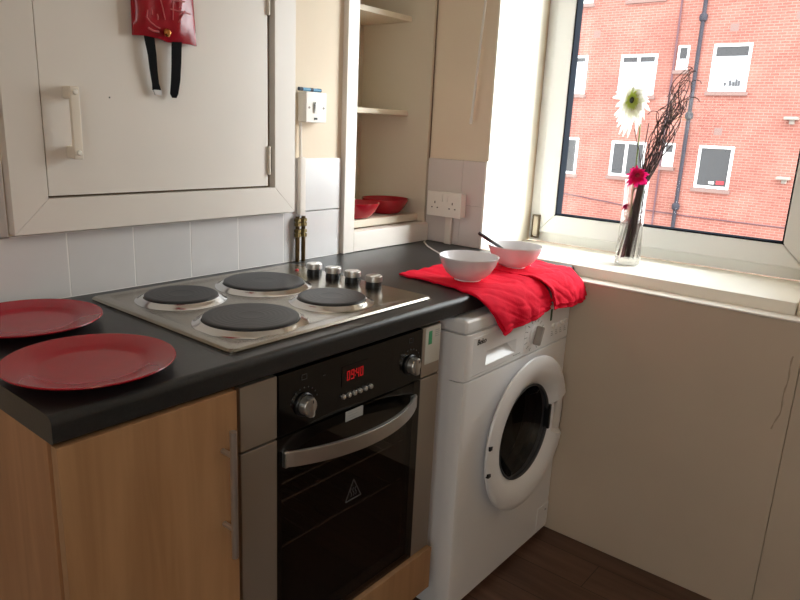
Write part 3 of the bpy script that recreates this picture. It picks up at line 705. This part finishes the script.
# sockets
def socket_face(t, c, ux, out):
    pass
ds = thing('double_socket', 'white double plug socket on the tiled wall beside the window', 'socket', (L-.02, -.083, 1.0))
SX = L-.0078
obj('box', bx(SX-.030, SX, -.177, -.037, 1.002, 1.084, bev=.003), white_pl, ds)
sp_ = obj('plate', bx(SX-.037, SX-.030, -.179, -.035, 1.000, 1.086, bev=.002), white_pl, ds)
for yc in (-.069, -.144):
    b = B(); X0, X1 = SX-.0376, SX-.0368
    box(b, X0, X1, yc-.002, yc+.002, 1.044, 1.052); box(b, X0, X1, yc-.015, yc-.009, 1.028, 1.032); box(b, X0, X1, yc+.009, yc+.015, 1.028, 1.032)
    obj('pin_holes', b, dark_print, sp_)
for yc in (-.096, -.118): obj('rocker', bx(SX-.0395, SX-.0365, yc-.007, yc+.007, 1.052, 1.076, bev=.001), white_pl, sp_)
tag(obj('socket_trunking', bx(L-.020, L-.0077, -.128, -.100, .9005, 1.0005, bev=.002), mat('trunking_plastic', (214, 206, 196), .45)), 'short white trunking between double socket and worktop', 'trunking')
tag(obj('white_cable', tube(B(), [(1.588, -.024, .9025), (1.56, -.04, .9025), (1.50, -.10, .9025), (1.45, -.165, .9025), (1.41, -.225, .9025), (1.385, -.262, .9025), (1.372, -.285, .9025)], .0024, 8), white_pl), 'thin white cable lying on the worktop behind the white bowls', 'cable')
ls = thing('wall_socket', 'cream socket at the far left edge beside the closed wall cupboard', 'socket', (.12, -.01, 1.28))
obj('plate', bx(.046, .192, -.024, -.0005, 1.281, 1.368, bev=.003), mat('old_cream_plastic', (200, 186, 164), .45), ls)
for z in (1.325, 1.361): obj('screw', lathe(B(), [(0, -.001), (.0035, -.001), (.0035, 0)], (.184, -.0242, z-.0), 'y', 10), dark_print, ls)
# blind wand hanging beside the window
bw_ = thing('blind_wand', 'thin white blind wand hanging on the wall between cupboard and window', 'blind wand', (1.595, -.19, 1.32))
obj('rod', tube(B(), [(1.598, -.181, 1.326), (1.598, -.205, 1.700), (1.598, -.227, 2.05)], .0042, 10), white_pl, bw_)
obj('tip', lathe(B(), [(0, 1.318), (.005, 1.320), (.0055, 1.336), (.0042, 1.340)], (1.598, -.181, 0), n=12), white_pl, bw_)
obj('bracket', bx(1.588, L-.0003, -.240, -.215, 2.03, 2.07, bev=.004), white_pl, bw_)

# ================================================================== THINGS ON THE WORKTOP
plate_prof = [(0, .006), (.05, .0062), (.076, .0068), (.084, .0082), (.091, .0112), (.098, .0136), (.114, .0172), (.129, .0205), (.1315, .0205), (.1325, .0190), (.131, .0170), (.112, .0105), (.088, .0030), (.080, .0006), (.07, 0), (.066, .002), (0, .002)]
P1 = tag(obj('dinner_plate', lathe(B(), plate_prof, (.123, -.466, .9004), n=72), red_ceramic), 'red dinner plate nearest the front edge of the worktop', 'plate', 'red dinner plates')
P1.scale = (.983, .983, 1)
P2 = tag(copy_tree(P1), 'red dinner plate behind the other one, against the white tiles', 'plate', 'red dinner plates'); P2.location = (.152, -.168, .9004)

bowl_prof = [(0, .006), (.022, .0065), (.042, .013), (.058, .026), (.069, .042), (.0765, .058), (.0785, .0645), (.0800, .0650), (.0806, .0640), (.0800, .0600), (.072, .040), (.060, .0205), (.045, .0075), (.036, .0035), (.036, 0), (.031, 0), (.029, .003), (0, .003)]
ZC = .9105
W1 = tag(obj('bowl', lathe(B(), bowl_prof, (1.133, -.513, ZC), n=64), white_ceramic), 'white bowl on the red towel nearest the hob', 'bowl', 'white bowls on towels')
W2 = tag(copy_tree(W1), 'white bowl nearest the window with black cutlery in it', 'bowl', 'white bowls on towels'); W2.location = (1.392, -.505, ZC)
fk = thing('fork', 'fork with black handle leaning in the white bowl near the window', 'fork', (1.40, -.50, ZC+.01))
tip = Vector((1.30, -.433, 1.010)); inn = Vector((1.418, -.512, .9265)); 
dirv = (tip-inn)
b = B(); tube(b, [inn+dirv*.42, inn+dirv*.6, inn+dirv*.85, tip], [.0038, .0050, .0058, .0052], 10); obj('handle', b, black_pl, fk)
b = B(); tube(b, [inn+dirv*.05, inn+dirv*.25, inn+dirv*.43], [.003, .0025, .003], 8)
side = dirv.cross(Vector((0, 0, 1))).normalized()
for k in (-1.5, -.5, .5, 1.5): tube(b, [inn+dirv*.08+side*k*.003, inn-dirv*.05+side*k*.0055+Vector((0, 0, .001)), inn-dirv*.22+side*k*.0055+Vector((0, 0, .004))], .0012, 6)
obj('tines', b, steel_s, fk)

# towels: Lf / Rt are 3D guide points from the back edge over the worktop edge to the hanging hem
def towel(name, label, Lf, Rt, seed, layers=2):
    rnd = random.Random(seed); NU, NV = 44, 60
    def interp(P, v):
        n = len(P)-1; f = v*n; i = min(int(f), n-1); f -= i
        p0 = P[max(i-1, 0)]; p1 = P[i]; p2 = P[i+1]; p3 = P[min(i+2, n)]
        q = []
        for a, b_, c, d_ in zip(p0, p1, p2, p3):
            q.append(.5*((2*b_)+(-a+c)*f+(2*a-5*b_+4*c-d_)*f*f+(-a+3*b_-3*c+d_)*f**3))
        return Vector(q)
    ph = [rnd.uniform(0, 6) for _ in range(8)]
    bm = B()
    for ly in range(layers):
        grid = []
        for j in range(NV+1):
            v = j/NV; a, c = interp(Lf, v), interp(Rt, v); row = []
            hang = max(0, min(1, (v-.55)/.3))
            for i in range(NU+1):
                s = i/NU; p = a.lerp(c, s)
                q_ = Vector((s*3.1+seed, v*3.6, 0)); wr = .0042*noise.noise(q_)+.0022*noise.noise(q_*2.6)+.0012*noise.noise(q_*6)-.0035*max(0, .16-abs(noise.noise(q_*1.5+Vector((7, 3, 0)))))/.16
                fold = .0035*math.sin(s*8+ph[4])+.0016*math.sin(s*21+v*6+ph[5])
                p = p + Vector((0, -1, 0))*(hang*(fold+.004)+wr*hang) + Vector((0, 0, 1))*(wr*(1-hang)*.9)
                p.z += hang*hang*.003*math.sin(s*6.5+ph[6])
                if ly: p += Vector((0, .0035*hang, -.0028*(1-hang)-.014*hang**4)) + Vector((.004*hang, 0, 0))
                row.append(bm.verts.new(p))
            grid.append(row)
        for j in range(NV):
            for i in range(NU): bm.faces.new((grid[j][i], grid[j+1][i], grid[j+1][i+1], grid[j][i+1]))
    bmesh.ops.recalc_face_normals(bm, faces=bm.faces[:])
    o = obj(name, bm, red_cloth, smooth=70)
    md = o.modifiers.new('thickness', 'SOLIDIFY'); md.thickness = .0022; md.offset = 0
    return tag(o, label, 'towel', 'red towels under the white bowls')
zt = .9075
towel('towel', 'red towel under the bowl nearest the hob, draped over the washing machine',
      [(1.051, -.342, zt), (1.055, -.42, zt), (1.045, -.50, zt), (1.030, -.575, zt), (1.028, -.612, .9005), (1.050, -.640, .868), (1.085, -.650, .83), (1.112, -.652, .800)],
      [(1.315, -.332, zt), (1.315, -.42, zt), (1.318, -.50, zt+.001), (1.325, -.575, zt+.001), (1.332, -.612, .9025), (1.340, -.640, .882), (1.352, -.652, .852), (1.362, -.655, .828)], 3)
towel('towel', 'red towel under the bowl nearest the window, draped over worktop end',
      [(1.306, -.345, zt+.004), (1.304, -.42, zt+.0045), (1.304, -.50, zt+.005), (1.308, -.575, zt+.005), (1.318, -.615, .9085), (1.332, -.647, .888), (1.348, -.661, .859), (1.362, -.665, .824)],
      [(1.545, -.36, zt), (1.553, -.43, zt), (1.560, -.50, zt), (1.556, -.575, zt), (1.552, -.612, .903), (1.551, -.642, .884), (1.553, -.664, .858), (1.556, -.673, .824)], 11)

# red bowls in the open cupboard
rb_prof = [(0, .006), (.03, .0065), (.052, .010), (.072, .024), (.087, .042), (.0945, .053), (.0965, .0540), (.0980, .0530), (.0965, .0480), (.080, .0225), (.064, .0065), (.054, .0015), (.046, 0), (.042, .002), (0, .002)]
rb_prof = [(q[0]*.88, q[1]) for q in rb_prof]
R1 = tag(obj('red_bowl', lathe(B(), rb_prof, (1.505, .105, .9942), n=56), red_ceramic), 'red bowl in the open cupboard nearest the window', 'bowl', 'red bowls in the open cupboard')
R2 = tag(copy_tree(R1), 'red bowl in the open cupboard half hidden by the left frame', 'bowl', 'red bowls in the open cupboard'); R2.location = (1.313, .078, .9942)

# ================================================================== VASE AND FLOWERS ON THE SILL
VX, VY, VZ = 1.765, -.708, .9032
vs = tag(obj('vase', lathe(B(), [(0, .002), (.036, .002), (.0395, .006), (.0400, .02), (.0375, .08), (.0350, .15), (.0345, .21), (.0360, .262), (.0372, .268), (.0352, .268), (.0338, .255), (.0325, .21), (.033, .15), (.0355, .08), (.0375, .03), (.036, .022), (0, .020)], (VX, VY, VZ), n=48), vase_glass), 'clear glass vase on the white window sill', 'vase')
def cs_path(f, n): return [f(i/n) for i in range(n+1)]
LBL = 'dark brown curly twig in the bundle standing in the glass vase'
rt = random.Random(5)
for k in range(28):
    a0 = rt.uniform(0, 2*PI); r_b = rt.uniform(.005, .030); r_m = rt.uniform(.002, .016); a1 = a0+rt.uniform(-.8, .8)
    top = rt.uniform(1.36, 1.505); spread = rt.uniform(.2, 1)
    ph1, ph2, am = rt.uniform(0, 6), rt.uniform(0, 6), rt.uniform(.004, .017)
    fr = rt.uniform(16, 30)
    def f(t):
        z = VZ+.024+(top-VZ-.024)*t
        g = max(0, (z-1.17)/.33)
        yb = -.702-.026*min(1, (z-.92)/.25)-.092*g**1.1
        rad = r_b*(1-min(1, (z-.92)/.25))+r_m*min(1, (z-.92)/.25)+.034*g*spread*(1.2-g)*1.6
        wob = am*min(1, g*1.6)
        y = yb+rad*math.cos(a1)+wob*math.sin(t*fr+ph1)
        x = VX+rad*math.sin(a1)*1.1+wob*math.cos(t*fr*.9+ph2)
        return Vector((x, y, z+wob*.5*math.sin(t*fr*1.3+ph2)))
    P = cs_path(f, 40)
    if rt.random() < .45:      # hooked tip
        e = P[-1]; s = rt.choice((-1, 1)); q = rt.uniform(.008, .02)
        P += [e+Vector((rt.uniform(-.004, .004), s*q*(1-math.cos(w)), q*math.sin(w)*.8)) for w in (.5, 1.1, 1.7, 2.4, 3.0)]
    n = len(P)
    tag(obj('twig', tube(B(), P, [.0020*(1-.45*i/(n-1)) for i in range(n)], 6), twig_m), LBL, 'twig', 'dark twigs in the glass vase')
for P, lb in (([(VX, -.728, 1.16), (VX-.01, -.715, 1.22), (VX-.01, -.703, 1.265), (VX-.012, -.690, 1.30), (VX-.012, -.682, 1.325)], 'short forked twig standing to the left of the vase bundle'),
              ([(VX, -.728, 1.15), (VX-.012, -.718, 1.24), (VX-.012, -.722, 1.30), (VX-.012, -.724, 1.345)], 'short straight twig between the white flower and the bundle'),
              ([(VX, -.742, 1.18), (VX-.005, -.775, 1.25), (VX-.005, -.800, 1.285), (VX-.005, -.805, 1.315), (VX-.005, -.795, 1.34)], 'short bent twig to the right of the vase bundle')):
    tag(obj('twig', tube(B(), P, [.0019-.0002*i for i in range(len(P))], 6), twig_m), lb, 'twig', 'dark twigs in the glass vase')

def flower(name, label, c, nrm, layers, stem, eye_r, eye_m, seed):
    rn = random.Random(seed); c = Vector(c); nrm = Vector(nrm).normalized(); e1 = nrm.orthogonal().normalized(); e2 = nrm.cross(e1)
    th = thing(name, label, 'flower', stem[-1])
    for (cnt, r0_, r1_, wd, lift, m_, nm) in layers:
        b = B()
        for k in range(cnt):
            a = 2*PI*k/cnt+rn.uniform(-.08, .08); rad = e1*math.cos(a)+e2*math.sin(a); tn = nrm.cross(rad)
            ln = r1_*rn.uniform(.72, 1.12); rows = []
            for q in range(6):
                t = q/5; w = wd*(.35+.65*math.sin(PI*(.15+.75*t)))*(1 if q < 5 else .35)
                ctr = c+rad*(r0_+(ln-r0_)*t)+nrm*(lift*(t-1.5*t*t)+.004*(1-t))+Vector((0, 0, -1))*.012*t*t*(ln/.06)
                rows.append([b.verts.new(ctr-tn*w/2), b.verts.new(ctr-nrm*w*.12), b.verts.new(ctr+tn*w/2)])
            for A, C in zip(rows, rows[1:]):
                for s in range(2): b.faces.new((A[s], A[s+1], C[s+1], C[s]))
        bmesh.ops.solidify(b, geom=b.faces[:], thickness=.0006)
        obj(nm, b, m_, th, smooth=60)
    b = B(); t = bmesh.new(); bmesh.ops.create_icosphere(t, subdivisions=2, radius=1)
    for v in t.verts: v.co = c+(e1*v.co.x+e2*v.co.y)*eye_r+nrm*(v.co.z*eye_r*.45+.004)
    merge(b, t); obj('eye', b, eye_m, th)
    n = 16; P = []
    p0, p1, p2 = c-nrm*.003, c-nrm*.035+Vector((0, 0, -.03)), Vector(stem[-1])
    mids = [Vector(q) for q in stem[:-1]]
    ctrl = [p0, p1]+mids+[p2]
    for i in range(len(ctrl)-1):
        a, b_, cc, dd = ctrl[max(i-1, 0)], ctrl[i], ctrl[i+1], ctrl[min(i+2, len(ctrl)-1)]
        for q in range(8):
            f_ = q/8; P.append(.5*((2*b_)+(-a+cc)*f_+(2*a-5*b_+4*cc-dd)*f_*f_+(-a+3*b_-3*cc+dd)*f_**3))
    P.append(p2); obj('stem', tube(B(), P, .0022, 8), stem_m, th)
    return th
flower('gerbera', 'white gerbera with lime centre leaning left above the glass vase', (1.738, -.672, 1.410), (-.86, .46, .02),
       [(30, .010, .084, .016, -.014, petal_w, 'outer_petals'), (24, .008, .062, .013, .006, petal_w, 'middle_petals'), (26, .006, .046, .009, .018, petal_g, 'inner_petals')],
       [(VX-.006, -.700, 1.17), (VX+.012, -.690, .927)], .010, flower_c, 3)
flower('gerbera', 'magenta gerbera at the mouth of the glass vase', (1.722, -.722, 1.188), (-.9, -.25, .2),
       [(22, .004, .036, .0085, -.008, petal_p, 'outer_petals'), (18, .003, .026, .007, .010, petal_p, 'middle_petals')],
       [(VX-.022, -.706, 1.12), (VX+.004, -.715, .927)], .007, mat('pink_eye', (150, 20, 50), .8), 9)
flower('flower_bud', 'small pink bud inside the glass vase', (1.742, -.690, 1.090), (-.7, .1, .4),
       [(9, .002, .013, .006, .008, petal_p, 'petals')], [(VX+.006, -.696, 1.0), (VX+.010, -.698, .927)], .004, petal_p, 4)

# added lamp to fill the room, unseen above and behind the camera
cl = thing('fill_lamp', 'added round ceiling lamp, out of view, filling the kitchen with light', 'lamp', (-.5, -2.0, 2.3))
obj('rose', lathe(B(), [(0, 2.42), (.06, 2.42), (.055, 2.39), (0, 2.385)], (-.5, -2.0, 0), n=32), white_pl, cl)
lm = mat('fill_lamp_globe', (255, 226, 190), .5, emit=1)
lm.node_tree.nodes['Principled BSDF'].inputs['Emission Strength'].default_value = FILL_LAMP_W
obj('globe', lathe(B(), [(0, 2.27), (.08, 2.28), (.13, 2.32), (.12, 2.37), (.05, 2.39)], (-.5, -2.0, 0), n=40), lm, cl)
